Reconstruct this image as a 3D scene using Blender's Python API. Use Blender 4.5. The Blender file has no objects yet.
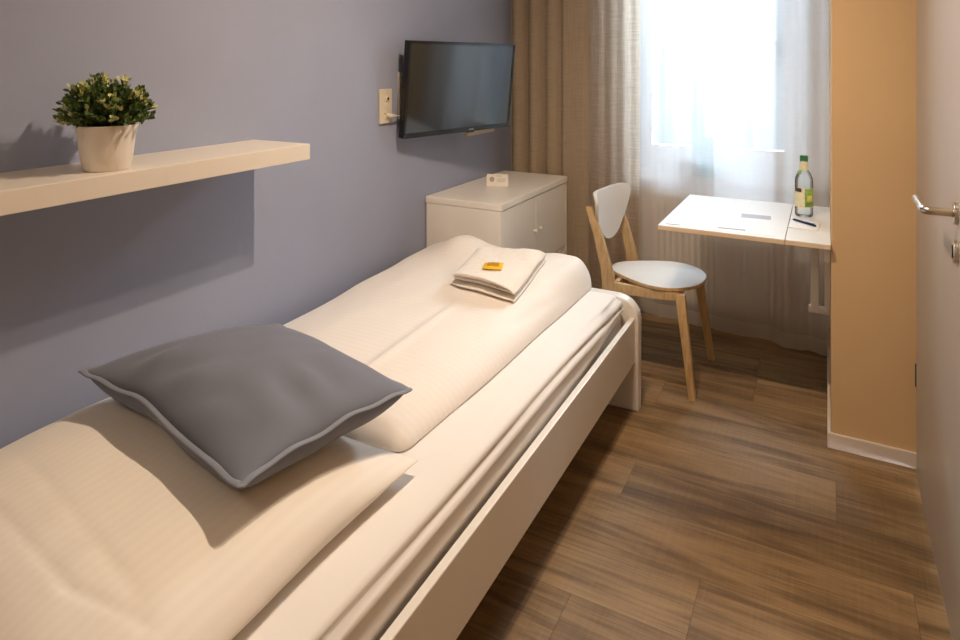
import bpy, bmesh, math, random
from mathutils import Vector, Matrix
random.seed(7)
C = bpy.context.scene.collection
PI = math.pi

# ------------------------------------------------------------------ helpers
def world_of(o):
    v = Vector((0, 0, 0))
    while o is not None:
        v = v + o.location
        o = o.parent
    return v

def obj(name, bm, mat, parent=None, smooth=False, loc=None, recalc=True):
    """link a bmesh (vertices in world space) as ONE mesh object"""
    if recalc:
        bmesh.ops.recalc_face_normals(bm, faces=bm.faces[:])
    me = bpy.data.meshes.new(name)
    if parent is not None:
        base = world_of(parent)
    elif loc is not None:
        base = Vector(loc)
    else:
        xs = [v.co.x for v in bm.verts]; ys = [v.co.y for v in bm.verts]; zs = [v.co.z for v in bm.verts]
        base = Vector(((min(xs)+max(xs))/2, (min(ys)+max(ys))/2, min(zs)))
    for v in bm.verts:
        v.co -= base
    if smooth:
        for f in bm.faces: f.smooth = True
    bm.to_mesh(me); bm.free()
    mats = mat if isinstance(mat, (list, tuple)) else [mat]
    for m in mats: me.materials.append(m)
    if smooth == 'auto':
        me.set_sharp_from_angle(angle=math.radians(38))
    o = bpy.data.objects.new(name, me)
    C.objects.link(o)
    if parent is not None:
        o.parent = parent
    else:
        o.location = base
    return o

def thing(name, label, cat, loc, group=None):
    o = bpy.data.objects.new(name, None); C.objects.link(o)
    o.empty_display_size = .1
    o.location = loc; o['label'] = label; o['category'] = cat
    if group: o['group'] = group
    return o

def tag(o, label, cat, group=None):
    o['label'] = label; o['category'] = cat
    if group: o['group'] = group
    return o

def struct(name, bm, m, parent=None, **k):
    o = obj(name, bm, m, parent, **k)
    if parent is None: o['kind'] = 'structure'
    return o

def box(bm, x0, x1, y0, y1, z0, z1, bev=0.0, seg=2, mi=0, M=None):
    co = [(x0,y0,z0),(x1,y0,z0),(x1,y1,z0),(x0,y1,z0),(x0,y0,z1),(x1,y0,z1),(x1,y1,z1),(x0,y1,z1)]
    vs = [bm.verts.new(c) for c in co]
    fs = [bm.faces.new([vs[i] for i in q]) for q in
          ((0,3,2,1),(4,5,6,7),(0,1,5,4),(1,2,6,5),(2,3,7,6),(3,0,4,7))]
    for f in fs: f.material_index = mi
    new = set(vs)
    if bev > 0:
        es = list({e for f in fs for e in f.edges})
        r = bmesh.ops.bevel(bm, geom=es, offset=bev, segments=seg, profile=.5, affect='EDGES')
        new = {v for v in r['verts']} | {v for v in vs if v.is_valid}
        for f in r['faces']: f.material_index = mi
    if M is not None:
        for v in new: v.co = M @ v.co
    return bm

def BX(*a, **k):
    return box(bmesh.new(), *a, **k)

def prism(bm, pts, off, bev=0.0, seg=2, mi=0):
    """closed 3D outline pts extruded by the vector off"""
    off = Vector(off)
    a = [bm.verts.new(p) for p in pts]
    b = [bm.verts.new(Vector(p)+off) for p in pts]
    n = len(pts)
    fs = [bm.faces.new(a[::-1]), bm.faces.new(b)]
    rim = list(fs[0].edges) + list(fs[1].edges)
    for i in range(n):
        fs.append(bm.faces.new((a[i], a[(i+1) % n], b[(i+1) % n], b[i])))
    for f in fs: f.material_index = mi
    if bev > 0:
        r = bmesh.ops.bevel(bm, geom=rim, offset=bev, segments=seg, profile=.5, affect='EDGES')
        for f in r['faces']: f.material_index = mi
    return bm

def tube(bm, pts, r, seg=10, mi=0, flat=None):
    """swept round tube; r may be a list"""
    P = [Vector(p) for p in pts]
    n = len(P)
    R = r if isinstance(r, (list, tuple)) else [r]*n
    up = Vector((0, 0, 1))
    rings = []
    t0 = (P[1]-P[0]).normalized()
    u = t0.cross(up)
    if u.length < 1e-3: u = t0.cross(Vector((1, 0, 0)))
    u.normalize()
    for i in range(n):
        t = (P[min(i+1, n-1)]-P[max(i-1, 0)]).normalized()
        u = (u - t*u.dot(t)).normalized()
        w = t.cross(u)
        rings.append([bm.verts.new(P[i]+u*(R[i]*math.cos(2*PI*k/seg))+w*(R[i]*math.sin(2*PI*k/seg))) for k in range(seg)])
    for i in range(n-1):
        for k in range(seg):
            f = bm.faces.new((rings[i][k], rings[i][(k+1) % seg], rings[i+1][(k+1) % seg], rings[i+1][k]))
            f.material_index = mi; f.smooth = True
    bm.faces.new(rings[0][::-1]).material_index = mi
    bm.faces.new(rings[-1]).material_index = mi
    return bm

def lathe(bm, prof, cx, cy, seg=40, mi=0, cap0=True, cap1=True):
    rings = [[bm.verts.new((cx+r*math.cos(2*PI*k/seg), cy+r*math.sin(2*PI*k/seg), z)) for k in range(seg)] for r, z in prof]
    for i in range(len(prof)-1):
        for k in range(seg):
            f = bm.faces.new((rings[i][k], rings[i][(k+1) % seg], rings[i+1][(k+1) % seg], rings[i+1][k]))
            f.smooth = True; f.material_index = mi
    if cap0: bm.faces.new(rings[0][::-1]).material_index = mi
    if cap1: bm.faces.new(rings[-1]).material_index = mi
    return bm

def puff(bm, nu, nv, xy, top, bot):
    """closed soft slab: two grids that share their rim. xy(u,v), top(u,v,x,y), bot(u,v,x,y)"""
    us = [math.sin(PI/2*(-1+2*i/nu)) for i in range(nu+1)]
    vs = [math.sin(PI/2*(-1+2*j/nv)) for j in range(nv+1)]
    T = [[None]*(nv+1) for _ in us]; B = [[None]*(nv+1) for _ in us]
    for i, u in enumerate(us):
        for j, v in enumerate(vs):
            x, y = xy(u, v)
            zt = top(u, v, x, y)
            T[i][j] = bm.verts.new((x, y, zt))
            if i in (0, nu) or j in (0, nv):
                B[i][j] = T[i][j]
            else:
                B[i][j] = bm.verts.new((x, y, min(bot(u, v, x, y), zt-.001)))
    for i in range(nu):
        for j in range(nv):
            bm.faces.new((T[i][j], T[i+1][j], T[i+1][j+1], T[i][j+1])).smooth = True
            q = (B[i][j], B[i][j+1], B[i+1][j+1], B[i+1][j])
            if len({id(a) for a in q}) == 4:
                try: bm.faces.new(q).smooth = True
                except ValueError: pass
    return bm, T

def sstep(a, b, x):
    t = max(0, min(1, (x-a)/(b-a))); return t*t*(3-2*t)

def n2(x, y, s=0.0):
    """cheap smooth noise from sines, about -1..1"""
    return (math.sin(1.7*x+2.3*y+s)+math.sin(-2.9*x+1.3*y+1.7*s+1)+math.sin(4.1*x+3.7*y+.6*s+2.2)*.6+math.sin(7.3*x-5.1*y+2*s)*.35)/2.4

# ------------------------------------------------------------------ materials
def nodes(name):
    m = bpy.data.materials.new(name); m.use_nodes = True
    nt = m.node_tree; nt.nodes.clear()
    out = nt.nodes.new('ShaderNodeOutputMaterial')
    return m, nt, out

def N(nt, typ, **k):
    n = nt.nodes.new(typ)
    for a, b in k.items():
        if a in n.inputs: n.inputs[a].default_value = b
        else: setattr(n, a, b)
    return n

def L(nt, a, b): nt.links.new(a, b)

def ramp(nt, fac, stops):
    r = N(nt, 'ShaderNodeValToRGB')
    e = r.color_ramp.elements
    while len(e) < len(stops): e.new(.5)
    for q, (p, c) in zip(e, stops):
        q.position = p; q.color = (*c, 1) if len(c) == 3 else c
    L(nt, fac, r.inputs[0]); return r

def mathn(nt, op, a, b=None):
    n = N(nt, 'ShaderNodeMath', operation=op)
    for i, v in enumerate((a, b)):
        if v is None: continue
        if hasattr(v, 'is_linked') or hasattr(v, 'links'): L(nt, v, n.inputs[i])
        else: n.inputs[i].default_value = v
    return n.outputs[0]

def plain(name, rgb, rough=.5, var=.04, scale=12, bump=0.0, bscale=200, metal=0.0, spec=.5, stretch=(1,1,1), sheen=0.0, coat=0.0):
    """painted / moulded surface with a little procedural variation"""
    m, nt, out = nodes(name)
    b = N(nt, 'ShaderNodeBsdfPrincipled', Roughness=rough, Metallic=metal)
    b.inputs['Specular IOR Level'].default_value = spec
    if sheen: b.inputs['Sheen Weight'].default_value = sheen
    if coat: b.inputs['Coat Weight'].default_value = coat
    tc = N(nt, 'ShaderNodeTexCoord'); mp = N(nt, 'ShaderNodeMapping'); mp.inputs['Scale'].default_value = stretch
    L(nt, tc.outputs['Object'], mp.inputs[0])
    no = N(nt, 'ShaderNodeTexNoise', Scale=scale, Detail=4.0)
    L(nt, mp.outputs[0], no.inputs['Vector'])
    lo = tuple(max(0, c*(1-var)) for c in rgb); hi = tuple(min(1, c*(1+var)) for c in rgb)
    r = ramp(nt, no.outputs['Fac'], [(.3, lo), (.7, hi)])
    L(nt, r.outputs[0], b.inputs['Base Color'])
    if bump:
        nb = N(nt, 'ShaderNodeTexNoise', Scale=bscale, Detail=3.0)
        L(nt, mp.outputs[0], nb.inputs['Vector'])
        bu = N(nt, 'ShaderNodeBump', Strength=bump, Distance=.002)
        L(nt, nb.outputs['Fac'], bu.inputs['Height']); L(nt, bu.outputs[0], b.inputs['Normal'])
    L(nt, b.outputs[0], out.inputs[0]); return m

def cotton(name, rgb, stripe=None, rough=.75, wrinkle=.25, tone=.0):
    """woven bed linen; stripe = (axis, period): satin stripes that differ in sheen and slightly in tone"""
    m, nt, out = nodes(name)
    b = N(nt, 'ShaderNodeBsdfPrincipled', Roughness=rough)
    b.inputs['Sheen Weight'].default_value = .15
    tc = N(nt, 'ShaderNodeTexCoord')
    no = N(nt, 'ShaderNodeTexNoise', Scale=5.0, Detail=5.0); L(nt, tc.outputs['Object'], no.inputs['Vector'])
    r = ramp(nt, no.outputs['Fac'], [(.3, tuple(c*.97 for c in rgb)), (.7, rgb)])
    col = r.outputs[0]
    wr = N(nt, 'ShaderNodeTexNoise', Scale=9.0, Detail=3.0, Distortion=.8); L(nt, tc.outputs['Object'], wr.inputs['Vector'])
    fine = N(nt, 'ShaderNodeTexNoise', Scale=420.0, Detail=1.0); L(nt, tc.outputs['Object'], fine.inputs['Vector'])
    h = mathn(nt, 'ADD', mathn(nt, 'MULTIPLY', wr.outputs['Fac'], wrinkle*6), mathn(nt, 'MULTIPLY', fine.outputs['Fac'], .05))
    if stripe:
        sx = N(nt, 'ShaderNodeSeparateXYZ'); L(nt, tc.outputs['Object'], sx.inputs[0])
        wob = mathn(nt, 'MULTIPLY', no.outputs['Fac'], .012)
        s = mathn(nt, 'SINE', mathn(nt, 'MULTIPLY', mathn(nt, 'ADD', sx.outputs[stripe[0]], wob), 2*PI/stripe[1]))
        sf = N(nt, 'ShaderNodeMapRange'); L(nt, s, sf.inputs[0])
        sf.inputs[1].default_value = -.3; sf.inputs[2].default_value = .3
        mx = N(nt, 'ShaderNodeMix', data_type='RGBA', blend_type='MULTIPLY'); mx.inputs[0].default_value = 1
        st = ramp(nt, sf.outputs[0], [(0, (.982, .98, .977)), (1, (1, 1, 1))])
        L(nt, col, mx.inputs[6]); L(nt, st.outputs[0], mx.inputs[7]); col = mx.outputs[2]
        rr = N(nt, 'ShaderNodeMapRange'); L(nt, sf.outputs[0], rr.inputs[0])
        rr.inputs[3].default_value = rough; rr.inputs[4].default_value = rough-.1
        L(nt, rr.outputs[0], b.inputs['Roughness'])
    bu = N(nt, 'ShaderNodeBump', Strength=.25, Distance=.004)
    L(nt, h, bu.inputs['Height']); L(nt, bu.outputs[0], b.inputs['Normal'])
    L(nt, col, b.inputs['Base Color']); L(nt, b.outputs[0], out.inputs[0]); return m

def wood(name, dark, light, rough=.45, scale=(1, 1, 1), grain=30):
    m, nt, out = nodes(name)
    b = N(nt, 'ShaderNodeBsdfPrincipled', Roughness=rough)
    tc = N(nt, 'ShaderNodeTexCoord'); mp = N(nt, 'ShaderNodeMapping'); mp.inputs['Scale'].default_value = scale
    L(nt, tc.outputs['Object'], mp.inputs[0])
    n1 = N(nt, 'ShaderNodeTexNoise', Scale=grain, Detail=6.0, Distortion=.6); L(nt, mp.outputs[0], n1.inputs['Vector'])
    r = ramp(nt, n1.outputs['Fac'], [(.3, dark), (.7, light)])
    L(nt, r.outputs[0], b.inputs['Base Color'])
    bu = N(nt, 'ShaderNodeBump', Strength=.1, Distance=.001); L(nt, n1.outputs['Fac'], bu.inputs['Height']); L(nt, bu.outputs[0], b.inputs['Normal'])
    L(nt, b.outputs[0], out.inputs[0]); return m

def floor_mat():
    m, nt, out = nodes('oak_vinyl_planks')
    b = N(nt, 'ShaderNodeBsdfPrincipled')
    uv = N(nt, 'ShaderNodeUVMap', uv_map='plank')
    at = N(nt, 'ShaderNodeAttribute', attribute_name='tone')
    sx = N(nt, 'ShaderNodeSeparateXYZ'); L(nt, uv.outputs[0], sx.inputs[0])
    off = mathn(nt, 'MULTIPLY', at.outputs['Fac'], 37.0)
    cb = N(nt, 'ShaderNodeCombineXYZ'); L(nt, sx.outputs[0], cb.inputs[0]); L(nt, sx.outputs[1], cb.inputs[1]); L(nt, off, cb.inputs[2])
    def noise(sx_, sy_, scale, det, dist=0.0):
        mp = N(nt, 'ShaderNodeMapping'); mp.inputs['Scale'].default_value = (sx_, sy_, 1)
        L(nt, cb.outputs[0], mp.inputs[0])
        n = N(nt, 'ShaderNodeTexNoise', Scale=scale, Detail=det, Distortion=dist); L(nt, mp.outputs[0], n.inputs['Vector'])
        return n.outputs['Fac']
    big = noise(.7, 6.0, 2.2, 5.0, 1.2)
    fine = noise(1.5, 40.0, 4.0, 6.0, .3)
    saw = noise(60.0, 2.0, 2.5, 2.0)
    knots = noise(1.0, 3.0, 1.6, 2.0, 2.5)
    f = mathn(nt, 'ADD', mathn(nt, 'MULTIPLY', big, .62), mathn(nt, 'MULTIPLY', fine, .3))
    f = mathn(nt, 'ADD', f, mathn(nt, 'MULTIPLY', saw, .08))
    f = mathn(nt, 'ADD', f, mathn(nt, 'MULTIPLY', mathn(nt, 'SUBTRACT', at.outputs['Fac'], .5), .28))
    f = mathn(nt, 'ADD', f, mathn(nt, 'MULTIPLY', mathn(nt, 'SUBTRACT', knots, .5), .16))
    r = ramp(nt, f, [(.28, (.082, .050, .023)), (.43, (.170, .106, .050)), (.54, (.265, .170, .083)), (.72, (.385, .258, .130))])
    # fine dark seams round every plank
    dv = mathn(nt, 'MINIMUM', sx.outputs[1], mathn(nt, 'SUBTRACT', .212, sx.outputs[1]))
    at2 = N(nt, 'ShaderNodeAttribute', attribute_name='plen')
    du = mathn(nt, 'MINIMUM', sx.outputs[0], mathn(nt, 'SUBTRACT', at2.outputs['Fac'], sx.outputs[0]))
    seam = mathn(nt, 'LESS_THAN', mathn(nt, 'MINIMUM', du, dv), .0011)
    mx = N(nt, 'ShaderNodeMix', data_type='RGBA'); L(nt, mathn(nt, 'MULTIPLY', seam, .45), mx.inputs[0])
    L(nt, r.outputs[0], mx.inputs[6]); mx.inputs[7].default_value = (.035, .022, .015, 1)
    L(nt, mx.outputs[2], b.inputs['Base Color'])
    rr = N(nt, 'ShaderNodeMapRange'); L(nt, fine, rr.inputs[0]); rr.inputs[3].default_value = .48; rr.inputs[4].default_value = .66
    L(nt, rr.outputs[0], b.inputs['Roughness']); b.inputs['Specular IOR Level'].default_value = .28
    bu = N(nt, 'ShaderNodeBump', Strength=.15, Distance=.001); L(nt, fine, bu.inputs['Height']); L(nt, bu.outputs[0], b.inputs['Normal'])
    L(nt, b.outputs[0], out.inputs[0]); return m

def cloth_through(name, rgb, clear, transl, wscale=(900, 900), thread=.5, tint=None):
    """woven fabric that lets light through: part open weave, part translucent, part diffuse"""
    m, nt, out = nodes(name)
    tc = N(nt, 'ShaderNodeTexCoord')
    mp1 = N(nt, 'ShaderNodeMapping'); mp1.inputs['Scale'].default_value = (wscale[0], wscale[0], 8); L(nt, tc.outputs['Object'], mp1.inputs[0])
    mp2 = N(nt, 'ShaderNodeMapping'); mp2.inputs['Scale'].default_value = (10, 10, wscale[1]); L(nt, tc.outputs['Object'], mp2.inputs[0])
    a = N(nt, 'ShaderNodeTexNoise', Scale=1.0, Detail=2.0); L(nt, mp1.outputs[0], a.inputs['Vector'])
    c = N(nt, 'ShaderNodeTexNoise', Scale=1.0, Detail=2.0); L(nt, mp2.outputs[0], c.inputs['Vector'])
    w = mathn(nt, 'MULTIPLY', mathn(nt, 'ADD', a.outputs['Fac'], c.outputs['Fac']), .5)
    r = ramp(nt, w, [(.35, tuple(x*(1-.35*thread) for x in rgb)), (.65, tuple(min(1, x*(1+.12*thread)) for x in rgb))])
    d = N(nt, 'ShaderNodeBsdfDiffuse'); t = N(nt, 'ShaderNodeBsdfTranslucent'); tr = N(nt, 'ShaderNodeBsdfTransparent')
    L(nt, r.outputs[0], d.inputs[0]); L(nt, r.outputs[0], t.inputs[0])
    if tint: tr.inputs[0].default_value = (*tint, 1)
    m1 = N(nt, 'ShaderNodeMixShader'); m1.inputs[0].default_value = transl
    L(nt, d.outputs[0], m1.inputs[1]); L(nt, t.outputs[0], m1.inputs[2])
    m2 = N(nt, 'ShaderNodeMixShader')
    k = N(nt, 'ShaderNodeMapRange'); L(nt, w, k.inputs[0]); k.inputs[1].default_value = .3; k.inputs[2].default_value = .7
    k.inputs[3].default_value = min(1, clear*1.1); k.inputs[4].default_value = clear*.9
    L(nt, k.outputs[0], m2.inputs[0]); L(nt, m1.outputs[0], m2.inputs[1]); L(nt, tr.outputs[0], m2.inputs[2])
    L(nt, m2.outputs[0], out.inputs[0]); return m

def pane_mat(name, tint=(.96, .98, .98)):
    m, nt, out = nodes(name)
    tr = N(nt, 'ShaderNodeBsdfTransparent'); tr.inputs[0].default_value = (*tint, 1)
    g = N(nt, 'ShaderNodeBsdfGlossy', Roughness=.02)
    fr = N(nt, 'ShaderNodeFresnel', IOR=1.45)
    mx = N(nt, 'ShaderNodeMixShader'); L(nt, fr.outputs[0], mx.inputs[0]); L(nt, tr.outputs[0], mx.inputs[1]); L(nt, g.outputs[0], mx.inputs[2])
    L(nt, mx.outputs[0], out.inputs[0]); return m

M = {}
M['wall_grey'] = plain('lavender_grey_wall_paint', (.295, .325, .43), .85, .03, 3, .12, 60)
M['wall_beige'] = plain('ochre_beige_wall_paint', (.63, .435, .235), .8, .02, 3, .1, 60)
M['white_wall'] = plain('white_wall_paint', (.62, .56, .48), .85, .02, 3, .1, 60)
M['window_wall'] = plain('window_wall_paint', (.86, .85, .83), .8, .02, 3, .1, 60)
M['ceiling'] = plain('ceiling_paint', (.70, .68, .64), .9, .02, 3)
M['floor'] = floor_mat()
M['skirting'] = plain('skirting_white', (.68, .60, .52), .45, .02)
M['bed_white'] = plain('bed_lacquer', (.76, .72, .66), .38, .015, 8)
M['cabinet'] = plain('cabinet_lacquer', (.85, .81, .75), .33, .015, 8)
M['shelf'] = plain('shelf_lacquer', (.70, .64, .56), .4, .015, 8)
M['door'] = plain('door_grey_laminate', (.43, .385, .34), .35, .03, 6)
M['steel'] = plain('brushed_steel', (.60, .56, .50), .28, .06, 60, metal=1.0)
M['dark'] = plain('dark_gap', (.02, .02, .02), .6)
M['plastic'] = plain('cream_plastic', (.62, .55, .43), .4, .01)
M['knob'] = plain('knob_white', (.78, .75, .70), .3, .01)
M['sheet'] = cotton('fitted_sheet_cotton', (.83, .80, .77), None, .8, .08)
M['duvet'] = cotton('duvet_satin_stripe', (.86, .81, .76), (1, .022), .72, .16)
M['pillow'] = cotton('pillow_satin_stripe', (.86, .81, .74), (0, .022), .72, .16)
M['cushion'] = cotton('slate_cotton', (.150, .165, .215), None, .8, .2)
M['piping'] = cotton('slate_piping', (.21, .23, .285), None, .8, .05)
M['towel'] = plain('terry_towel', (.86, .80, .72), .95, .04, 60, .8, 350, sheen=.3)
M['packet'] = plain('sachet_yellow', (.85, .52, .03), .3, .05, 30)
M['packet_print'] = plain('sachet_print', (.55, .24, .01), .4, .1, 60)
M['pot'] = plain('pot_ceramic', (.76, .70, .63), .35, .01)
M['soil'] = plain('soil', (.03, .022, .015), .95, .5, 90, .8, 90)
M['leaf'] = plain('leaf_green', (.075, .125, .028), .5, .5, 25, spec=.3)
M['leaf_tip'] = plain('leaf_cream_green', (.46, .48, .18), .5, .25, 25)
M['stem'] = plain('stem_green', (.06, .08, .025), .6, .2)
M['tv_black'] = plain('tv_gloss_black', (.006, .006, .007), .18, .1)
M['screen'] = plain('tv_screen', (.008, .009, .010), .10, .1, spec=1.0)
M['tv_logo'] = plain('tv_logo_silver', (.35, .36, .38), .35, .1)
M['chair_wood'] = wood('birch_varnished', (.44, .28, .125), (.62, .43, .225), .4, (6, 6, 1), 14)
M['chair_white'] = plain('seat_laminate', (.74, .725, .69), .3, .01)
M['desk_white'] = plain('desk_laminate', (.83, .82, .80), .28, .01)
M['desk_edge'] = plain('desk_edge', (.72, .58, .42), .5, .03)  # beige edge tone carries the warm lamplight in its colour
M['paper'] = plain('paper', (.86, .86, .86), .7, .02)
M['ink'] = plain('grey_print', (.42, .44, .50), .7, .25, 300)
M['ink_dark'] = plain('dark_print', (.10, .10, .12), .7, .2, 200)
M['card'] = plain('card_stock', (.84, .79, .72), .6, .02)
M['card_ink'] = plain('card_ink', (.40, .36, .31), .6, .2, 200)
M['pen'] = plain('pen_blue', (.012, .018, .10), .3, .1)
M['pen_tip'] = plain('pen_metal', (.55, .55, .58), .3, .1, metal=1)
M['radiator'] = plain('radiator_enamel', (.84, .78, .70), .4, .02)
M['frame'] = plain('window_frame_white', (.86, .88, .90), .4, .01)
M['sill'] = plain('sill_white', (.84, .84, .84), .35, .02)
M['vase'] = plain('vase_pale_blue', (.26, .50, .60), .4, .05)
M['glass'] = pane_mat('window_glass')
M['linen'] = cloth_through('brown_linen', (.54, .43, .31), .0, .35, (900, 700), .8)
M['linen_thin'] = cloth_through('brown_linen_open', (.76, .64, .52), .06, .85, (900, 500), 1.0)
M['sheer'] = cloth_through('sheer_voile', (.93, .94, .97), .56, .86, (1500, 1500), .03)
M['sheer_b'] = cloth_through('sheer_voile_double', (.93, .94, .97), .49, .86, (1500, 1500), .03)
M['hem'] = cloth_through('sheer_hem', (.88, .88, .88), .34, .7, (1500, 1500), .03)
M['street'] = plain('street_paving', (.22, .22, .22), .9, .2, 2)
M['plaster'] = plain('plaster_darkened', (.10, .10, .10), .9, .03, 1.5)  # facade colours darkened in place of dimmer daylight; the plaster itself is white
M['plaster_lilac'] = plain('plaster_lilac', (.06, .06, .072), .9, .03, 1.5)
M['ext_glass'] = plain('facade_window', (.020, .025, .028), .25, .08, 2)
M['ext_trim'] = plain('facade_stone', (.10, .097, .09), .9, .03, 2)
M['label'] = plain('label_cream', (.78, .74, .50), .5, .1, 60)
M['label_green'] = plain('label_green', (.25, .45, .10), .5, .3, 60)
M['label_yellow'] = plain('label_yellow', (.70, .68, .15), .5, .2, 60)
M['label_dark'] = plain('label_dark', (.06, .05, .035), .5, .2, 90)
M['cap'] = plain('cap_green', (.03, .17, .05), .35, .1)

def bottle_glass():
    m, nt, out = nodes('bottle_glass')
    g = N(nt, 'ShaderNodeBsdfGlass', Roughness=.0, IOR=1.12); g.inputs[0].default_value = (.98, 1.0, .985, 1)
    tr = N(nt, 'ShaderNodeBsdfTransparent'); tr.inputs[0].default_value = (.965, .99, .97, 1)
    gl = N(nt, 'ShaderNodeBsdfGlossy', Roughness=.05)
    fr = N(nt, 'ShaderNodeFresnel', IOR=1.5)
    mx = N(nt, 'ShaderNodeMixShader'); L(nt, fr.outputs[0], mx.inputs[0]); L(nt, tr.outputs[0], mx.inputs[1]); L(nt, gl.outputs[0], mx.inputs[2])
    m2 = N(nt, 'ShaderNodeMixShader'); m2.inputs[0].default_value = .2
    L(nt, mx.outputs[0], m2.inputs[1]); L(nt, g.outputs[0], m2.inputs[2])
    L(nt, m2.outputs[0], out.inputs[0]); return m
M['bottle'] = bottle_glass()

# ------------------------------------------------------------------ the setting
XL, XR, YB, YW, ZC = -1.72, .30, -1.0, 3.72, 2.5
PX, PY = .013, 2.666                       # corner of the beige wall block

# floor: one mesh, one face per vinyl plank
bm = bmesh.new()
uvl = bm.loops.layers.uv.new('plank')
tone = bm.faces.layers.float.new('tone'); plen = bm.faces.layers.float.new('plen')
W_, LEN = .212, 1.22
x_lo, x_hi = XL-.02, XR+.02
known = {0: (-.587, .34), 1: (.026, .30), 4: (-.27, .36), 2: (-.95, .52), 3: (-.62, .45), -1: (-1.02, .55), -2: (-.30, .62)}
tones = {(0, -1): .62, (0, 0): .28, (1, -1): .60, (1, 0): .30, (4, -1): .36, (4, 0): .62, (2, 0): .50, (3, 0): .52, (-1, 0): .58, (-2, 0): .47}
rng = random.Random(3)
r0 = int(math.floor((YB-2.028)/W_))-1; r1 = int(math.ceil((YW+.3-2.028)/W_))
for r in range(r0, r1):
    ya, yb = 2.028+r*W_, 2.028+(r+1)*W_
    j = known.get(r, (rng.uniform(-1.2, 0), 0))[0]
    for k in range(-4, 4):
        a, b_ = j+k*LEN, j+(k+1)*LEN
        if b_ <= x_lo or a >= x_hi: continue
        ca, cb = max(a, x_lo), min(b_, x_hi)
        cy0, cy1 = max(ya, YB-.02), min(yb, YW+.02)
        if cy1 <= cy0: continue
        f = bm.faces.new([bm.verts.new(p) for p in ((ca, cy0, 0), (cb, cy0, 0), (cb, cy1, 0), (ca, cy1, 0))])
        for lp in f.loops:
            lp[uvl].uv = (lp.vert.co.x-a, lp.vert.co.y-ya)
        f[tone] = tones.get((r, k), rng.uniform(.3, .68)); f[plen] = LEN
struct('floor', bm, M['floor'], recalc=False, loc=(0, 0, 0))
struct('ceiling', BX(XL-.1, 1.1, YB-.1, YW+.4, ZC, ZC+.1), M['ceiling'])
struct('wall_left', BX(XL-.12, XL, YB-.1, YW+.4, -.02, ZC), M['wall_grey'])
struct('wall_back', BX(XL-.1, XR+.1, YB-.12, YB, -.02, ZC), M['white_wall'])
# window wall with its opening
WX0, WX1, WZ0, WZ1 = -.99, -.02, .765, 2.42
bm = bmesh.new()
box(bm, XL, WX0, YW, YW+.32, -.02, ZC); box(bm, WX1, PX+.05, YW, YW+.32, -.02, ZC)
box(bm, WX0, WX1, YW, YW+.32, -.02, WZ0-.03); box(bm, WX0, WX1, YW, YW+.32, WZ1, ZC)
struct('wall_window', bm, M['window_wall'])
# right wall with a door opening, and the beige block the desk hangs on
DY0, DY1, DZ = 1.755, 2.61, 2.02
bm = bmesh.new()
box(bm, XR, XR+.12, YB, DY0, -.02, ZC); box(bm, XR, XR+.12, DY1, PY+.02, -.02, ZC); box(bm, XR, XR+.12, DY0, DY1, DZ, ZC)
struct('wall_right', bm, M['wall_beige'])
struct('wall_alcove', BX(PX, 1.1, PY, YW+.35, -.02, ZC, .004, 2), M['wall_beige'])
# skirtings
def skirt(name, pts_xy, h=.055, t=.012):
    bm = bmesh.new()
    for (x0, x1, y0, y1) in pts_xy:
        box(bm, x0, x1, y0, y1, 0, h, .003, 2)
    return struct(name, bm, M['skirting'])
skirt('baseboard_alcove', [(PX-.012, .30, PY-.012, PY), (PX-.012, PX, PY, YW-.012)])
skirt('baseboard_window', [(XL, PX-.012, YW-.012, YW)])
skirt('baseboard_left', [(XL, XL+.012, YB, YW-.012)])
skirt('baseboard_right', [(XR-.012, XR, YB, DY0-.08)])

# door_1: closed leaf in the right wall, hinged at its far edge
d = bpy.data.objects.new('door_1', None); C.objects.link(d); d.location = (XR, (DY0+DY1)/2, 0); d['kind'] = 'structure'
obj('door_leaf', BX(.264, .305, DY0+.01, DY1-.01, .008, DZ-.008, .003, 2), M['door'], d)
bm = bmesh.new()
box(bm, .284, .34, DY0-.055, DY0+.006, 0, DZ+.05, .003); box(bm, .284, .34, DY1-.006, DY1+.05, 0, DZ+.05, .003); box(bm, .284, .34, DY0, DY1, DZ-.006, DZ+.05, .003)
obj('door_frame', bm, M['door'], d)
for z in (.335, 1.80):
    bm = bmesh.new(); tube(bm, [(.268, DY1-.004, z-.03), (.268, DY1-.004, z+.045)], .007, 10)
    obj('hinge', bm, M['dark'], d, smooth='auto')
hy_, hz_ = 1.831, 1.046
def disc_x(bm, x0, x1, y, z, r, seg=28):
    pts = [(x1, y+r*math.cos(2*PI*k/seg), z+r*math.sin(2*PI*k/seg)) for k in range(seg)]
    return prism(bm, pts, (x0-x1, 0, 0), .0015, 2)
hd = obj('door_handle', disc_x(bmesh.new(), .256, .264, hy_, hz_, .026), M['steel'], d, smooth='auto')
bm = bmesh.new()
arc = [(.258, hy_, hz_), (.222, hy_, hz_)] + [(.214-.012*math.sin(a), hy_+.012-.012*math.cos(a), hz_) for a in (0, PI/8, PI/4, 3*PI/8, PI/2)] + [(.202, hy_+.05, hz_), (.202, hy_+.160, hz_)]
tube(bm, arc, .0095, 16)
obj('lever', bm, M['steel'], hd, smooth='auto')
ks = obj('key_rosette', disc_x(bmesh.new(), .256, .264, hy_, .957, .026), M['steel'], d, smooth='auto')
bm = bmesh.new(); disc_x(bm, .2545, .257, hy_, .965, .0075, 16); box(bm, .2545, .257, hy_-.004, hy_+.004, .942, .96)
obj('keyhole', bm, M['dark'], ks)

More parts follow.
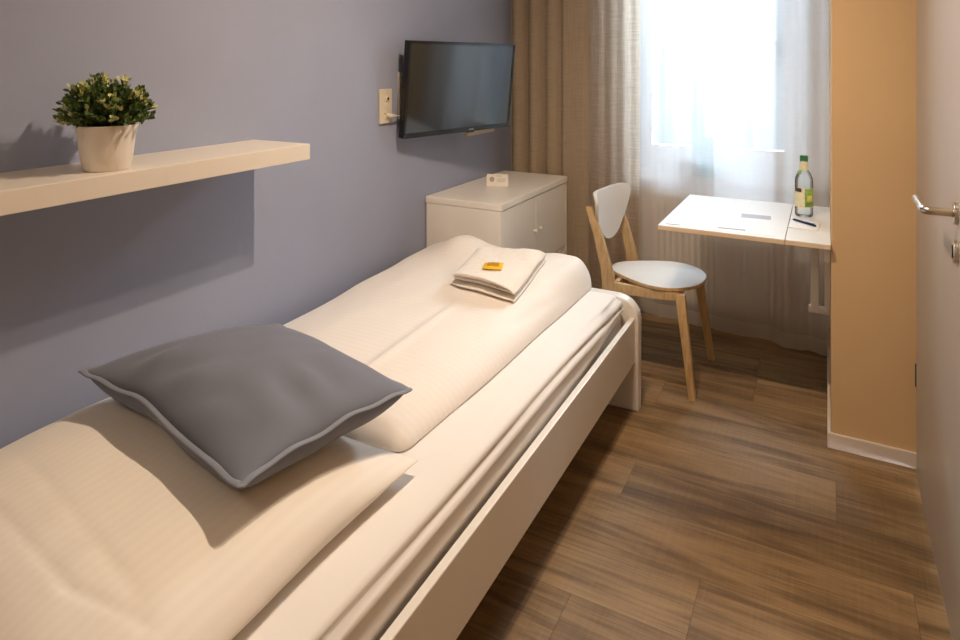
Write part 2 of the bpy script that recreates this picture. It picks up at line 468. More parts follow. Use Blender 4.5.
# window_1
w = bpy.data.objects.new('window_1', None); C.objects.link(w); w.location = ((WX0+WX1)/2, 3.9, WZ0); w['kind'] = 'structure'
def ring(bm, x0, x1, z0, z1, y0, y1, l, r, b, t, bev=.004):
    box(bm, x0, x0+l, y0, y1, z0, z1, bev); box(bm, x1-r, x1, y0, y1, z0, z1, bev)
    box(bm, x0+l, x1-r, y0, y1, z0, z0+b, bev); box(bm, x0+l, x1-r, y0, y1, z1-t, z1, bev)
    return bm
obj('window_frame', ring(bmesh.new(), WX0, WX1, WZ0, WZ1, 3.86, 3.93, .05, .09, .075, .06), M['frame'], w)
sa = obj('window_sash', ring(bmesh.new(), WX0+.03, WX1-.07, WZ0+.05, WZ1-.04, 3.845, 3.90, .045, .115, .10, .07), M['frame'], w)
obj('glass_pane', BX(WX0+.07, WX1-.18, 3.868, 3.874, WZ0+.145, WZ1-.105), M['glass'], sa)
bm = bmesh.new(); box(bm, WX1-.135, WX1-.115, 3.832, 3.846, 1.42, 1.50, .003); tube(bm, [(WX1-.125, 3.845, 1.47), (WX1-.125, 3.80, 1.47), (WX1-.125, 3.795, 1.46), (WX1-.125, 3.795, 1.35)], .008, 12)
obj('window_handle', bm, M['frame'], sa, smooth='auto')
struct('trim_1', BX(WX0-.03, WX1+.02, 3.66, 3.862, WZ0-.03, WZ0, .006, 3), M['sill'])      # window sill

# ------------------------------------------------------------------ bed
BY0, BY1 = .46, 2.565
bed = thing('bed', 'white lacquered single bed frame with low side rail and rounded footboard along grey wall', 'bed', (-1.18, 1.5, 0))
obj('side_rail', BX(-.697, -.676, BY0, BY1, .196, .374, .003, 2), M['bed_white'], bed)
obj('side_rail', BX(-1.70, -1.68, BY0, BY1, .196, .374, .003, 2), M['bed_white'], bed)
obj('light_block_strip', BX(-.735, -.697, BY0+.01, BY1-.01, .196, .224, .002), M['bed_white'], bed)  # hidden strip added to stop light leaking between mattress and rail
def end_outline(x0, x1, ztop, r, leg, y, zc=.20):
    p = [(x0, y, 0), (x0+leg, y, 0), (x0+leg, y, zc), (x1-leg, y, zc), (x1-leg, y, 0), (x1, y, 0)]
    for k in range(9):
        a = PI/2*k/8; p.append((x1-r+r*math.cos(a), y, ztop-r+r*math.sin(a)))
    for k in range(9):
        a = PI/2+PI/2*k/8; p.append((x0+r+r*math.cos(a), y, ztop-r+r*math.sin(a)))
    return p
obj('footboard', prism(bmesh.new(), end_outline(-1.712, -.664, .447, .085, .16, BY1), (0, .055, 0), .006, 3), M['bed_white'], bed, smooth='auto')
obj('headboard', prism(bmesh.new(), end_outline(-1.712, -.655, .46, .085, .16, BY0-.05), (0, .05, 0), .006, 3), M['bed_white'], bed, smooth='auto')
bm = bmesh.new()
for k in range(14):
    y = BY0+.08+k*.143; box(bm, -1.68, -.737, y, y+.07, .205, .223, .003)
obj('slatted_base', bm, M['chair_wood'], bed)

# mattress with its fitted sheet (profile swept along the bed)
ZM = .47
def mattress():
    bm = bmesh.new()
    x0, x1, zb, rr = -1.672, -.712, .226, .055
    prof = [(x0+.02, zb), (x1-.02, zb), (x1, zb+.02)]
    for k in range(7):
        prof.append((x1, zb+.03+(ZM-rr-zb-.03)*k/6))
    for k in range(1, 13):
        a = PI/2*k/12; prof.append((x1-rr+rr*math.cos(a), ZM-rr+rr*math.sin(a)))
    for k in range(1, 24):
        prof.append((x1-rr+(x0+rr-x1+rr)*k/24, ZM))
    for k in range(9):
        a = PI/2+PI/2*k/8; prof.append((x0+rr+rr*math.cos(a), ZM-rr+rr*math.sin(a)))
    prof.append((x0, zb+.02))
    ny = 90; ya, yb = BY0+.006, BY1-.012
    rings = []
    for j in range(ny+1):
        t = j/ny; y = ya+(yb-ya)*t
        e = min(t, 1-t)*(yb-ya); sc = math.sqrt(max(0, 1-(1-min(e/.05, 1))**2)) if e < .05 else 1
        ring_ = []
        for i, (x, z) in enumerate(prof):
            dx = dz = 0
            if x > -.792 and z > .3:          # loose sheet folds running along the side
                s = (x+.792)/.08+(ZM-z)/.03
                g = sstep(.35, 1.3, s)*sstep(.30, .34, z)
                ph = 5.3*s+2.2*math.sin(1.3*y+.4)+.8*math.sin(4.1*y)
                dx = g*(.0055*math.sin(ph)+.002*math.sin(2.3*ph+3*y))
                dz = g*.0022*math.sin(ph+1)
                far = sstep(2.1, 2.5, y)
                dx += far*g*.006*math.sin(14*s+9*y); 
                dx = min(dx, .012)
            xx = -1.186+(x+1.186)*(1-.045*(1-sc)) + dx
            zz = zb+(z-zb)*(1-.16*(1-sc)) + dz
            if z >= ZM-1e-6: zz += .0015*n2(6*x, 5*y, 1)*sc
            ring_.append(bm.verts.new((xx, y, zz)))
        rings.append(ring_)
    n = len(prof)
    for j in range(ny):
        for i in range(n):
            bm.faces.new((rings[j][i], rings[j][(i+1) % n], rings[j+1][(i+1) % n], rings[j+1][i])).smooth = True
    bm.faces.new(rings[0][::-1]); bm.faces.new(rings[-1])
    return bm
tag(obj('mattress', mattress(), M['sheet']), 'single mattress in a white fitted sheet lying in the bed frame', 'mattress')

# duvet folded lengthwise
DX0, DX1, DYA, DYB = -1.662, -.868, 1.235, 2.560
def rnd(d, r):
    return math.sqrt(max(0, 1-(1-min(max(d, 0)/r, 1))**2))
def duvet_h(x, y):
    t = (y-DYA)/(DYB-DYA)
    xr = DX1
    T = .066+.046*t
    T += .010*math.exp(-((x+.97)/.07)**2)*t
    T -= .014*sstep(-1.10, -1.18, x)*sstep(2.1, 1.8, y) if (x < -1.10 and y < 2.1) else 0
    T += .010*math.exp(-((x+1.145+.02*math.sin(3*y))/.016)**2)*sstep(1.98, 1.8, y) if y < 1.98 else 0
    T -= .030*sstep(-1.40, -1.64, x) if x < -1.40 else 0
    T += .042*math.exp(-((x+1.40)/.10)**2-((y-2.44)/.13)**2)
    T -= .022*sstep(-1.06, -.88, x)*sstep(2.5, 2.0, y)
    T += .012*sstep(2.15, 2.45, y)
    T += .0035*n2(5*x+1, 4*y, .5)+.0018*n2(13*x, 9*y, 2)
    # lengthwise creases
    T -= .006*math.exp(-((x+.935-.10*(y-1.7))/.014)**2)*sstep(1.75, 2.05, y)
    f = rnd(x-DX0, .10)*rnd(xr-x, .085-.03*sstep(2.2, 2.5, y))*rnd(y-DYA, .06)*rnd(DYB-y, .06)
    return ZM+.004+max(T, .02)*f
def duvet_xy(u, v):
    x = (DX0+DX1)/2+u*(DX1-DX0)/2; y = (DYA+DYB)/2+v*(DYB-DYA)/2
    # rounded corners and a slightly wandering edge
    x += (.010*math.sin(4*y+.5)+.030*sstep(1.9, 2.5, y))*max(u, 0)**3
    y += .012*math.sin(6*x)*abs(v)**3
    cx = max(0, abs(u)-.9)/.1; cy = max(0, abs(v)-.93)/.07
    k = .010*cx*cx*cy*cy
    return x-math.copysign(k, u), y-math.copysign(k, v)
bm, T_ = puff(bmesh.new(), 90, 110, duvet_xy,
              lambda u, v, x, y: duvet_h(DX0+(u+1)/2*(DX1-DX0), DYA+(v+1)/2*(DYB-DYA)),
              lambda u, v, x, y: ZM+.004)
tag(obj('duvet', bm, M['duvet'], smooth=True), 'white striped duvet folded lengthwise on the foot half of the bed', 'duvet')

# white pillow
QX0, QX1, QY0, QY1 = -1.668, -.805, .425, 1.205
def pil_shape(u, v, n=2.6, q=.62):
    return max(0, 1-abs(u)**n)**q*max(0, 1-abs(v)**n)**q
def pil_h(x, y):
    u = (x-(QX0+QX1)/2)/((QX1-QX0)/2); v = (y-(QY0+QY1)/2)/((QY1-QY0)/2)
    if abs(u) >= 1 or abs(v) >= 1: return 0
    h = .108*pil_shape(u, v)
    h += .0045*math.exp(-((v-.32-.10*u)/.05)**2)*sstep(.98, .5, abs(u))
    h -= .004*math.exp(-((v+.35+.2*u)/.03)**2)*sstep(.9, .3, abs(u-.1))
    h += (.003*n2(4*x, 5*y, 3)+.0012*n2(15*x, 12*y, 1))*pil_shape(u, v, 4, .3)
    for (ax, ay, bx2, by2) in ((-1.36, .617, -1.036, .578), (-1.036, .578, -.885, .605)):
        tt_ = max(0, min(1, ((x-ax)*(bx2-ax)+(y-ay)*(by2-ay))/((bx2-ax)**2+(by2-ay)**2)))
        dd = math.hypot(x-ax-tt_*(bx2-ax), y-ay-tt_*(by2-ay))
        h -= .0035*math.exp(-(dd/.009)**2)
    h += .004*math.exp(-((x+1.07-.5*(y-.63))/.03)**2-((y-.64)/.06)**2)
    e = .492+.016*sstep(.2, 1, u)+.004*math.sin(5*v)
    return e+h
def pil_xy(u, v):
    k = .018
    return ((QX0+QX1)/2+u*((QX1-QX0)/2-k*(1-v*v)*abs(u)**3*(.5+.2*math.sin(4*v))),
            (QY0+QY1)/2+v*((QY1-QY0)/2-k*(1-u*u)*abs(v)**3))
def pil_top(u, v, x, y):
    return pil_h((QX0+QX1)/2+u*(QX1-QX0)/2*.99999, (QY0+QY1)/2+v*(QY1-QY0)/2*.99999)
bm, T_ = puff(bmesh.new(), 120, 120, pil_xy, pil_top,
              lambda u, v, x, y: max(ZM+.003, .492+.016*sstep(.2, 1, u)-.06*pil_shape(u, v, 4, .5)))
pw = obj('pillow', bm, M['pillow'], smooth=True)
tag(pw, 'large white bed pillow at the head of the bed under the grey cushion', 'pillow')

# slate cushion leaning on pillow and duvet
c1, c2, c3, c4 = Vector((-.903, .794, .655)), Vector((-1.560, .905, .660)), Vector((-.849, 1.228, .640)), Vector((-1.385, 1.345, .645))
def cq(u, v):
    # u: c1 -> c2 ; v: c1 -> c3 ; sides pulled in between the corners
    k = .028
    uu = u*(1-k*(1-v*v)*abs(u)**2); vv = v*(1-k*1.2*(1-u*u)*abs(v)**2)
    a, b = (uu+1)/2, (vv+1)/2
    return c1*(1-a)*(1-b)+c2*a*(1-b)+c3*(1-a)*b+c4*a*b
def cush_mid(u, v):
    return (cq(u, v).z + .022*math.exp(-((u-.15)/.5)**2)*(1-u**4)*sstep(1.1, -1, v) + .009*(1-v**4)*sstep(.9, -1, u)
            + .004*math.sin(9*u+1)*(1-u*u)*abs(v)**6 + .003*math.sin(8*v)*(1-v*v)*abs(u)**6)
def cush_top(u, v, x, y):
    s = pil_shape(u, v, 2.4, .62)
    w = .0035*n2(9*x, 8*y, 4)*s
    w += .010*math.sin(13*u+4*v+.6*math.sin(5*u))*math.exp(-((v+.75)/.25)**2)*(1-u*u)*(1-abs(v)**4)
    w += .008*math.sin(12*v+1+.8*math.sin(4*v))*math.exp(-((u+.75)/.25)**2)*(1-v*v)*(1-abs(u)**4)
    return cush_mid(u, v)+.080*s+w
def cush_bot(u, v, x, y):
    z = cush_mid(u, v)-.085*pil_shape(u, v, 5.0, .5)
    return max(z, pil_h(x, y)+.004, duvet_h(x, y)+.004 if (DX0 < x < DX1 and DYA < y < DYB) else 0)
cu = thing('cushion', 'slate grey scatter cushion with piped edges resting on the white pillow', 'cushion', (-1.2, 1.1, .55))
bm, T_ = puff(bmesh.new(), 64, 56, lambda u, v: cq(u, v)[:2], cush_top, cush_bot)
nu, nv = 64, 56
rim = [T_[i][0].co.copy() for i in range(nu)]+[T_[nu][j].co.copy() for j in range(nv)]+[T_[i][nv].co.copy() for i in range(nu, 0, -1)]+[T_[0][j].co.copy() for j in range(nv, 0, -1)]
obj('cushion_cover', bm, M['cushion'], cu, smooth=True)
# flat flange all round
bm = bmesh.new(); cen = sum(rim, Vector())/len(rim); n = len(rim); rings = []
for i, p in enumerate(rim):
    t = (rim[(i+1) % n]-rim[i-1]); t.z = 0
    if t.length < 1e-6: t = Vector((1, 0, 0))
    t.normalize(); o_ = Vector((t.y, -t.x, 0))
    if o_.dot(Vector((p.x-cen.x, p.y-cen.y, 0))) < 0: o_ = -o_
    up = Vector((0, 0, 1))
    ring_ = []
    for k in range(8):
        a = 2*PI*k/8
        ring_.append(bm.verts.new(p+o_*(.003+.0085*math.cos(a))+up*(.0030*math.sin(a)+.0012*math.sin(i*.55))))
    rings.append(ring_)
for i in range(n):
    for k in range(8):
        bm.faces.new((rings[i][k], rings[i][(k+1) % 8], rings[(i+1) % n][(k+1) % 8], rings[(i+1) % n][k])).smooth = True
obj('piping', bm, M['piping'], cu, smooth=True)['label'] = 'raised slate grey edge seam'

# folded towel
ta, tb = Vector((-1.075, 1.945, 0)), Vector((-1.135, 2.385, 0))
tl = (tb-ta); tn = Vector((tl.y, -tl.x, 0)).normalized()
tq = [Vector((-1.225, 2.050, 0)), Vector((-.950, 2.010, 0)), Vector((-.985, 2.390, 0)), Vector((-1.275, 2.345, 0))]
def towel_layer(bm, k, s0, s1, th, lift, wscale=1.0):
    def xy(u, v):
        s = s0+(s1-s0)*(v+1)/2
        q_ = (u*wscale+1)/2; s = s+.045*u**4*(1-v)/2
        p = (tq[0]*(1-q_)+tq[1]*q_)*(1-s)+(tq[3]*(1-q_)+tq[2]*q_)*s
        return p.x, p.y
    def sh(u, v): return max(0, 1-abs(u)**8)**.6*max(0, 1-abs(v)**16)**.6
    def base(x, y): return duvet_h(x, y)
    def mouth(v, u): return lift*math.exp(-((v+1)/.09)**2)*(1-.8*u*u)
    top = lambda u, v, x, y: base(x, y)+.003+(k+.5)*th*(.7+.3*max(0, 1-u**8))+th*.5*sh(u, v)+mouth(v, u)+.002*n2(14*x, 14*y, k)
    bot = lambda u, v, x, y: base(x, y)+.0035+(k+.5)*th*(.7+.3*max(0, 1-u**8))-th*.46*sh(u, v)+mouth(v, u)
    puff(bm, 30, 44, xy, top, bot)
bm = bmesh.new()
towel_layer(bm, 0, -.02, 1.0, .018, 0)
towel_layer(bm, 1, .02, .985, .018, .004, .985)
towel_layer(bm, 2, -.03, .99, .018, .012, 1.0)
tag(obj('towel', bm, M['towel'], smooth=True), 'folded white terry towel lying on the duvet near the foot', 'towel')
# sweet in a yellow wrapper on the towel
pc, pa = Vector((-1.098, 2.145, 0)), math.radians(20)
def pk(u, v, sx=.036, sy=.036):
    return pc.x+math.cos(pa)*u*sx-math.sin(pa)*v*sy, pc.y+math.sin(pa)*u*sx+math.cos(pa)*v*sy
def towel_top(x, y): return duvet_h(x, y)+.003+.054
sw = thing('wrapped_sweet', 'small yellow wrapped sweet lying on the folded towel', 'sweet', (pc.x, pc.y, towel_top(pc.x, pc.y)))
bm, _ = puff(bmesh.new(), 20, 16, lambda u, v: pk(u, v),
             lambda u, v, x, y: towel_top(x, y)+.006+.006*pil_shape(u, v, 3, .6)+.0006*math.sin(30*u), lambda u, v, x, y: towel_top(x, y)+.004)
obj('wrapper', bm, M['packet'], sw, smooth=True)
bm, _ = puff(bmesh.new(), 14, 10, lambda u, v: pk(u*.62, v*.55),
             lambda u, v, x, y: towel_top(x, y)+.0068+.006*pil_shape(u*.62, v*.55, 3, .6)+.0004, lambda u, v, x, y: towel_top(x, y)+.009)
obj('wrapper_print', bm, M['packet_print'], sw, smooth=True)

# ------------------------------------------------------------------ wall shelf and plant
tag(obj('wall_shelf', BX(XL, -1.467, .471, 1.571, 1.083, 1.133, .0015, 2), M['shelf']), 'thick white floating shelf mounted on the grey wall above the bed', 'shelf')
ppx, ppy, pz = -1.548, .955, 1.133
pl = thing('potted_plant', 'bushy green plant in a white pot standing on the wall shelf', 'plant', (ppx, ppy, pz))
R0, R1, HP = .052, .069, .108
bm = bmesh.new()
lathe(bm, [(R0-.004, pz), (R0, pz+.004), (R0+.006, pz+.04), (R1-.006, pz+.085), (R1, pz+HP), (R1-.001, pz+HP+.002), (R1-.005, pz+HP+.001), (R1-.008, pz+HP-.02), (R1-.012, pz+HP-.024)], ppx, ppy, 48)
obj('pot', bm, M['pot'], pl, smooth='auto')
bm = bmesh.new(); lathe(bm, [(R1-.009, pz+HP-.022), (.03, pz+HP-.014), (.001, pz+HP-.012)], ppx, ppy, 32)
obj('soil', bm, M['soil'], pl)
rg = random.Random(11)
stems, leaves, tips = bmesh.new(), bmesh.new(), bmesh.new()
def leaf(bm, p, d, ln, wd):
    d = d.normalized(); s = d.cross(Vector((rg.uniform(-1, 1), rg.uniform(-1, 1), rg.uniform(-1, 1))))
    if s.length < .05: s = d.cross(Vector((0, 0, 1)))
    s.normalize(); nn = s.cross(d)
    q = [p, p+d*ln*.35+s*wd*.5+nn*ln*.05, p+d*ln*.75+s*wd*.42+nn*ln*.02, p+d*ln-nn*ln*.06, p+d*ln*.75-s*wd*.42+nn*ln*.02, p+d*ln*.35-s*wd*.5+nn*ln*.05]
    v = [bm.verts.new(a) for a in q]; mid = bm.verts.new(p+d*ln*.55-nn*ln*.06)
    for i in range(6):
        bm.faces.new((v[i], v[(i+1) % 6], mid))
for i in range(170):
    th = rg.uniform(0, 2*PI); ph = math.acos(rg.uniform(-.02, 1))
    rad = rg.uniform(.82, 1.0)
    e = Vector((ppx+.113*rad*math.sin(ph)*math.cos(th), ppy+.113*rad*math.sin(ph)*math.sin(th), pz+HP-.004+.014+.118*rad*math.cos(ph)))
    if e.x < XL+.03: e.x = XL+.03+rg.uniform(0, .01)
    b0 = Vector((ppx+.03*math.cos(th)*rg.random(), ppy+.03*math.sin(th)*rg.random(), pz+HP-.015))
    m_ = (b0+e)/2+Vector((0, 0, .018))
    pts = [b0*(1-t)**2+m_*2*t*(1-t)+e*t*t for t in (0, .25, .5, .75, 1)]
    tube(stems, pts, [.0016, .0014, .0012, .001, .0007], 5)
    light = rg.random() < .30
    for k in range(19):
        t = .3+.72*k/19+rg.uniform(-.02, .02)
        p = b0*(1-t)**2+m_*2*t*(1-t)+e*t*t
        out = Vector((rg.uniform(-1, 1), rg.uniform(-1, 1), rg.uniform(-.5, 1)))+(e-b0).normalized()*.7
        ln = rg.uniform(.010, .017)
        lf = leaf(tips if (light and t > .84) else leaves, p, out, ln, ln*.62)
for b_ in (leaves, tips):
    for v in b_.verts:
        v.co.x = max(v.co.x, XL+.004)
obj('stems', stems, M['stem'], pl); obj('foliage', leaves, M['leaf'], pl, recalc=False)
tp = obj('pale_leaf_tips', tips, M['leaf_tip'], pl, recalc=False); tp['label'] = 'creamy yellow-green leaf tips'; tp['kind'] = 'stuff'

# ------------------------------------------------------------------ socket, television
so = thing('wall_socket', 'cream double wall socket panel on the grey wall left of the television', 'socket', (XL, 2.305, 1.13))
obj('cover_plate', BX(XL, XL+.012, 2.262, 2.348, 1.128, 1.280, .003, 3), M['plastic'], so)
bm = bmesh.new(); disc_x(bm, XL+.0165, XL+.010, 2.312, 1.237, .013)
ae = obj('aerial_outlet', bm, M['plastic'], so, smooth='auto')
obj('outlet_hole', disc_x(bmesh.new(), XL+.0178, XL+.016, 2.312, 1.237, .0065, 16), M['dark'], ae)
bm = bmesh.new(); disc_x(bm, XL+.0135, XL+.011, 2.305, 1.164, .021)
po = obj('power_outlet', bm, M['plastic'], so, smooth='auto')
for hy2, hz2 in ((2.292, 1.172), (2.318, 1.156)):
    obj('outlet_hole', disc_x(bmesh.new(), XL+.0145, XL+.013, hy2, hz2, .003, 10), M['dark'], po)
cb_ = thing('power_cable', 'white power plug and cable running from the wall socket behind the television', 'cable', (XL+.012, 2.31, 1.155))
bm = bmesh.new(); tube(bm, [(XL+.0146, 2.308, 1.163), (XL+.030, 2.312, 1.163), (XL+.034, 2.325, 1.162), (XL+.034, 2.345, 1.160)], [.009, .009, .007, .0045], 14)
obj('plug', bm, M['plastic'], cb_, smooth='auto')
bm = bmesh.new(); tube(bm, [(XL+.034, 2.345, 1.160), (XL+.030, 2.39, 1.158), (XL+.02, 2.44, 1.165), (XL+.012, 2.52, 1.20), (XL+.012, 2.60, 1.25)], .0038, 10)
obj('cable', bm, M['plastic'], cb_, smooth='auto')

# television: panel frame built flat, then swivelled and tipped
TL, TR_ = Vector((-1.663, 2.365, 0)), Vector((-1.495, 3.100, 0))
TWD = (TR_-TL).length; THT = .440
ex = (TR_-TL).normalized(); nrm0 = Vector((ex.y, -ex.x, 0))         # faces into the room
tilt = math.radians(5.5)
ez = (Vector((0, 0, 1))*math.cos(tilt)+nrm0*math.sin(tilt)).normalized()   # top leans out
en = ex.cross(ez).normalized()
if en.dot(nrm0) < 0: en = -en
org = TL+Vector((0, 0, 1.056))
def TM(): 
    m = Matrix.Identity(4)
    for i, c in enumerate((ex, en, ez)):
        m[0][i], m[1][i], m[2][i] = c
    m[0][3], m[1][3], m[2][3] = org
    return m
tm = TM()
tv = thing('television', 'black flat screen television on a swivel bracket on the grey wall', 'television', (-1.56, 2.74, 1.07))
bm = bmesh.new()
box(bm, 0, TWD, -.03, 0, 0, THT, .004, 2, M=tm); box(bm, .08, TWD-.08, -.05, -.028, .05, THT-.06, .008, 2, M=tm)
obj('housing', bm, M['tv_black'], tv)
bm = bmesh.new(); bz = .013
box(bm, 0, TWD, -.001, .005, 0, .022, .001, 1, M=tm); box(bm, 0, TWD, -.001, .005, THT-bz, THT, .001, 1, M=tm)
box(bm, 0, bz, -.001, .005, .022, THT-bz, .001, 1, M=tm); box(bm, TWD-bz, TWD, -.001, .005, .022, THT-bz, .001, 1, M=tm)
bz_ = obj('bezel', bm, M['tv_black'], tv)
obj('screen', BX(bz, TWD-bz, 0, .002, .022, THT-bz, M=tm), M['screen'], tv)
bm = bmesh.new()
for k in range(7):
    box(bm, TWD/2+.055+k*.0052, TWD/2+.0588+k*.0052, .0048, .0056, .0085, .0135, M=tm)
obj('maker_mark', bm, M['tv_logo'], bz_)
bm = bmesh.new(); box(bm, TWD/2+.05, TWD/2+.10, -.012, .003, -.006, .001, .001, M=tm)
obj('sensor_strip', bm, M['tv_black'], tv)
br = thing('television_bracket', 'pale wall bracket carrying the television', 'bracket', (XL, 2.6, 1.1))
obj('wall_plate', BX(XL, XL+.012, 2.405, 2.43, 1.14, 1.352, .002), M['plastic'], br)
bm = bmesh.new()
Pm = tm @ Vector((TWD*.55, -.052, THT*.5))
obj('wall_anchor', BX(XL, XL+.02, 2.70, 2.78, 1.19, 1.37, .003), M['plastic'], br)
box(bm, -.05, .05, -.006, .001, -.05, .05, .002, M=Matrix.Translation(Pm) @ tm.to_3x3().to_4x4())
obj('mount_plate', bm, M['plastic'], br)
bm = bmesh.new(); tube(bm, [(XL+.018, 2.74, 1.28), (XL+.10, 2.70, 1.28), tuple(Pm)], .011, 12)
obj('swivel_arm', bm, M['plastic'], br, smooth='auto')
obj('lower_bar', BX(XL, XL+.022, 3.02, 3.335, 1.000, 1.027, .003), M['plastic'], br)

# ------------------------------------------------------------------ cabinet
CX1, CY0, CY1, CZ = -1.312, 2.635, 3.490, .749
cab = thing('cabinet', 'low white two-door cabinet against the grey wall at the foot of the bed', 'cabinet', (-1.51, 3.06, 0))
bm = bmesh.new()
x0 = XL+.006
box(bm, x0, CX1, CY0, CY0+.02, 0, CZ-.034, .002); box(bm, x0, CX1, CY1-.02, CY1, 0, CZ-.034, .002)
box(bm, x0, x0+.01, CY0+.02, CY1-.02, .04, CZ-.034); box(bm, x0+.01, CX1-.004, CY0+.02, CY1-.02, .04, .06)
box(bm, x0+.01, CX1-.004, CY0+.02, CY1-.02, .33, .352); box(bm, x0+.02, CX1-.02, CY0+.02, CY1-.02, 0, .04)
obj('carcass', bm, M['cabinet'], cab)
obj('cabinet_top', BX(XL+.002, CX1+.004, CY0-.002, CY1+.002, CZ-.033, CZ, .004, 3), M['cabinet'], cab)
ym = 3.045
for (a, b_, ky) in ((CY0+.022, ym-.002, ym-.028), (ym+.002, CY1-.022, ym+.036)):
    dr = obj('door', BX(CX1-.018, CX1-.001, a, b_, .356, CZ-.036, .002), M['cabinet'], cab)
    bm = bmesh.new()
    z = .543
    prof = [(0, .0045), (.008, .0045), (.011, .009), (.018, .0105), (.021, .008), (.022, .001)]
    rings = [[bm.verts.new((CX1-.001+x, ky+r*math.cos(2*PI*k/16), z+r*math.sin(2*PI*k/16))) for k in range(16)] for x, r in prof]
    for i in range(len(prof)-1):
        for k in range(16): bm.faces.new((rings[i][k], rings[i][(k+1) % 16], rings[i+1][(k+1) % 16], rings[i+1][k])).smooth = True
    bm.faces.new(rings[0][::-1]); bm.faces.new(rings[-1])
    obj('knob', bm, M['knob'], dr)
dr = obj('drawer', BX(CX1-.018, CX1-.001, CY0+.022, CY1-.022, .062, .328, .002), M['cabinet'], cab)
bm = bmesh.new(); tube(bm, [(CX1-.001, ym, .20), (CX1+.02, ym, .20)], [.005, .010], 14)
obj('knob', bm, M['knob'], dr, smooth='auto')

# little tent card on the cabinet
cd = thing('tent_card', 'small cream folded tent card with round emblem standing on the white cabinet', 'card', (-1.53, 3.04, CZ))
A, B_ = Vector((-1.577, 3.002, CZ+.0005)), Vector((-1.470, 3.040, CZ+.0005))
e1 = (B_-A).normalized(); eb = Vector((-e1.y, e1.x, 0)); H = .060
def card_pt(s, t, back=False, lift=0.0):
    # s along, t up the front flap (0..1)
    d_ = .017
    base = A+e1*s
    p = base + eb*(d_*t) + Vector((0, 0, H*t)) - eb*lift
    return p
Wd = (B_-A).length
bm = bmesh.new()
f0 = [card_pt(0, 0), card_pt(Wd, 0), card_pt(Wd, 1), card_pt(0, 1)]
prism(bm, f0, eb*.0012)
b0 = [A+eb*.036, A+e1*Wd+eb*.036, card_pt(Wd, 1)+eb*.0012, card_pt(0, 1)+eb*.0012]
prism(bm, b0, -eb*.0012)
obj('card_stock', bm, M['card'], cd)
bm = bmesh.new()
cs, ct, n = Wd*.25, .56, 20
prism(bm, [card_pt(cs+.013*math.cos(2*PI*k/n), ct+.013/H*math.sin(2*PI*k/n), lift=.0006) for k in range(n)], eb*.0005)
obj('emblem', bm, M['card_ink'], cd)
bm = bmesh.new()
for (sa_, sb_, tt, hh) in ((.42, .70, .82, .05), (.48, .90, .60, .03), (.48, .88, .48, .03), (.50, .84, .36, .03)):
    prism(bm, [card_pt(Wd*sa_, tt, lift=.0006), card_pt(Wd*sb_, tt, lift=.0006), card_pt(Wd*sb_, tt+hh, lift=.0006), card_pt(Wd*sa_, tt+hh, lift=.0006)], eb*.0005)
obj('printed_lines', bm, M['card_ink'], cd)

# ------------------------------------------------------------------ chair (faces the desk)
CH = Matrix.Translation((-.709, 2.985, 0)) @ Matrix.Rotation(math.radians(-2.0), 4, 'Z')
ch = thing('chair', 'white and birch chair with rounded backrest standing beside the desk', 'chair', (-.70, 2.985, 0))
def cw(x, y, z): return CH @ Vector((x, y, z))
ZS = .438
# seat: rounded shield, wide in front
def seat_outline(n=72):
    pts = []
    for k in range(n):
        a = 2*PI*k/n
        c, s = math.cos(a), math.sin(a)
        x = .211*math.copysign(abs(c)**.92, c)+.024
        wy = .205 if x > 0 else .205
        tpr = 1-.36*sstep(.12, -.19, x)
        pts.append((x, wy*tpr*math.copysign(abs(s)**.86, s)))
    return pts
so_ = seat_outline()
se = obj('seat', prism(bmesh.new(), [cw(x, y, ZS-.013) for x, y in so_], (0, 0, .0115), .002, 2), M['chair_wood'], ch, smooth='auto')
obj('seat_surface', prism(bmesh.new(), [cw(x*.99+.0002, y*.99, ZS-.0016) for x, y in so_], (0, 0, .002), .0008, 1), M['chair_white'], se, smooth='auto')['label'] = 'white laminate seat top'
# backrest: curved pick-shaped shell
def back_outline(n=6):
    half = [(0, .104), (.07, .105), (.14, .105), (.188, .101), (.209, .089), (.214, .066), (.198, .028), (.166, -.018), (.124, -.066), (.082, -.104), (.040, -.124), (0, -.129)]
    loop = half+[(-y, h) for y, h in half[-2:0:-1]]
    pts = []; m_ = len(loop)
    for i in range(m_):
        p0, p1, p2, p3 = loop[i-1], loop[i], loop[(i+1) % m_], loop[(i+2) % m_]
        for k in range(n):
            t = k/n
            pts.append(tuple(.5*(2*p1[q]+(p2[q]-p0[q])*t+(2*p0[q]-5*p1[q]+4*p2[q]-p3[q])*t*t+(3*p1[q]-p0[q]-3*p2[q]+p3[q])*t**3) for q in (0, 1)))
    return pts
bo = back_outline()
BZ, BXc = .696, -.212
def back_pt(y, h, t):
    x_ = -.10*h+.62*y*y+(.35*(abs(y)-.12)**2*8 if y < -.12 else 0)+t
    q_ = math.radians(-5)
    return cw(BXc+x_*math.cos(q_)-y*math.sin(q_), x_*math.sin(q_)+y*math.cos(q_), BZ+h)
bm = bmesh.new()
rings_f = []; 
scales = [1, .8, .6, .4, .2]
for t, sgn in ((.008, 1), (-.008, -1)):
    rr_ = [[bm.verts.new(back_pt(y*s_, h*s_+.0, t)) for y, h in bo] for s_ in scales]
    for i in range(len(scales)-1):
        for k in range(len(bo)):
            k2 = (k+1) % len(bo)
            bm.faces.new((rr_[i][k], rr_[i][k2], rr_[i+1][k2], rr_[i+1][k])).smooth = True
    bm.faces.new(rr_[-1]).smooth = True
    rings_f.append(rr_[0])
for k in range(len(bo)):
    k2 = (k+1) % len(bo)
    bm.faces.new((rings_f[0][k], rings_f[0][k2], rings_f[1][k2], rings_f[1][k]))
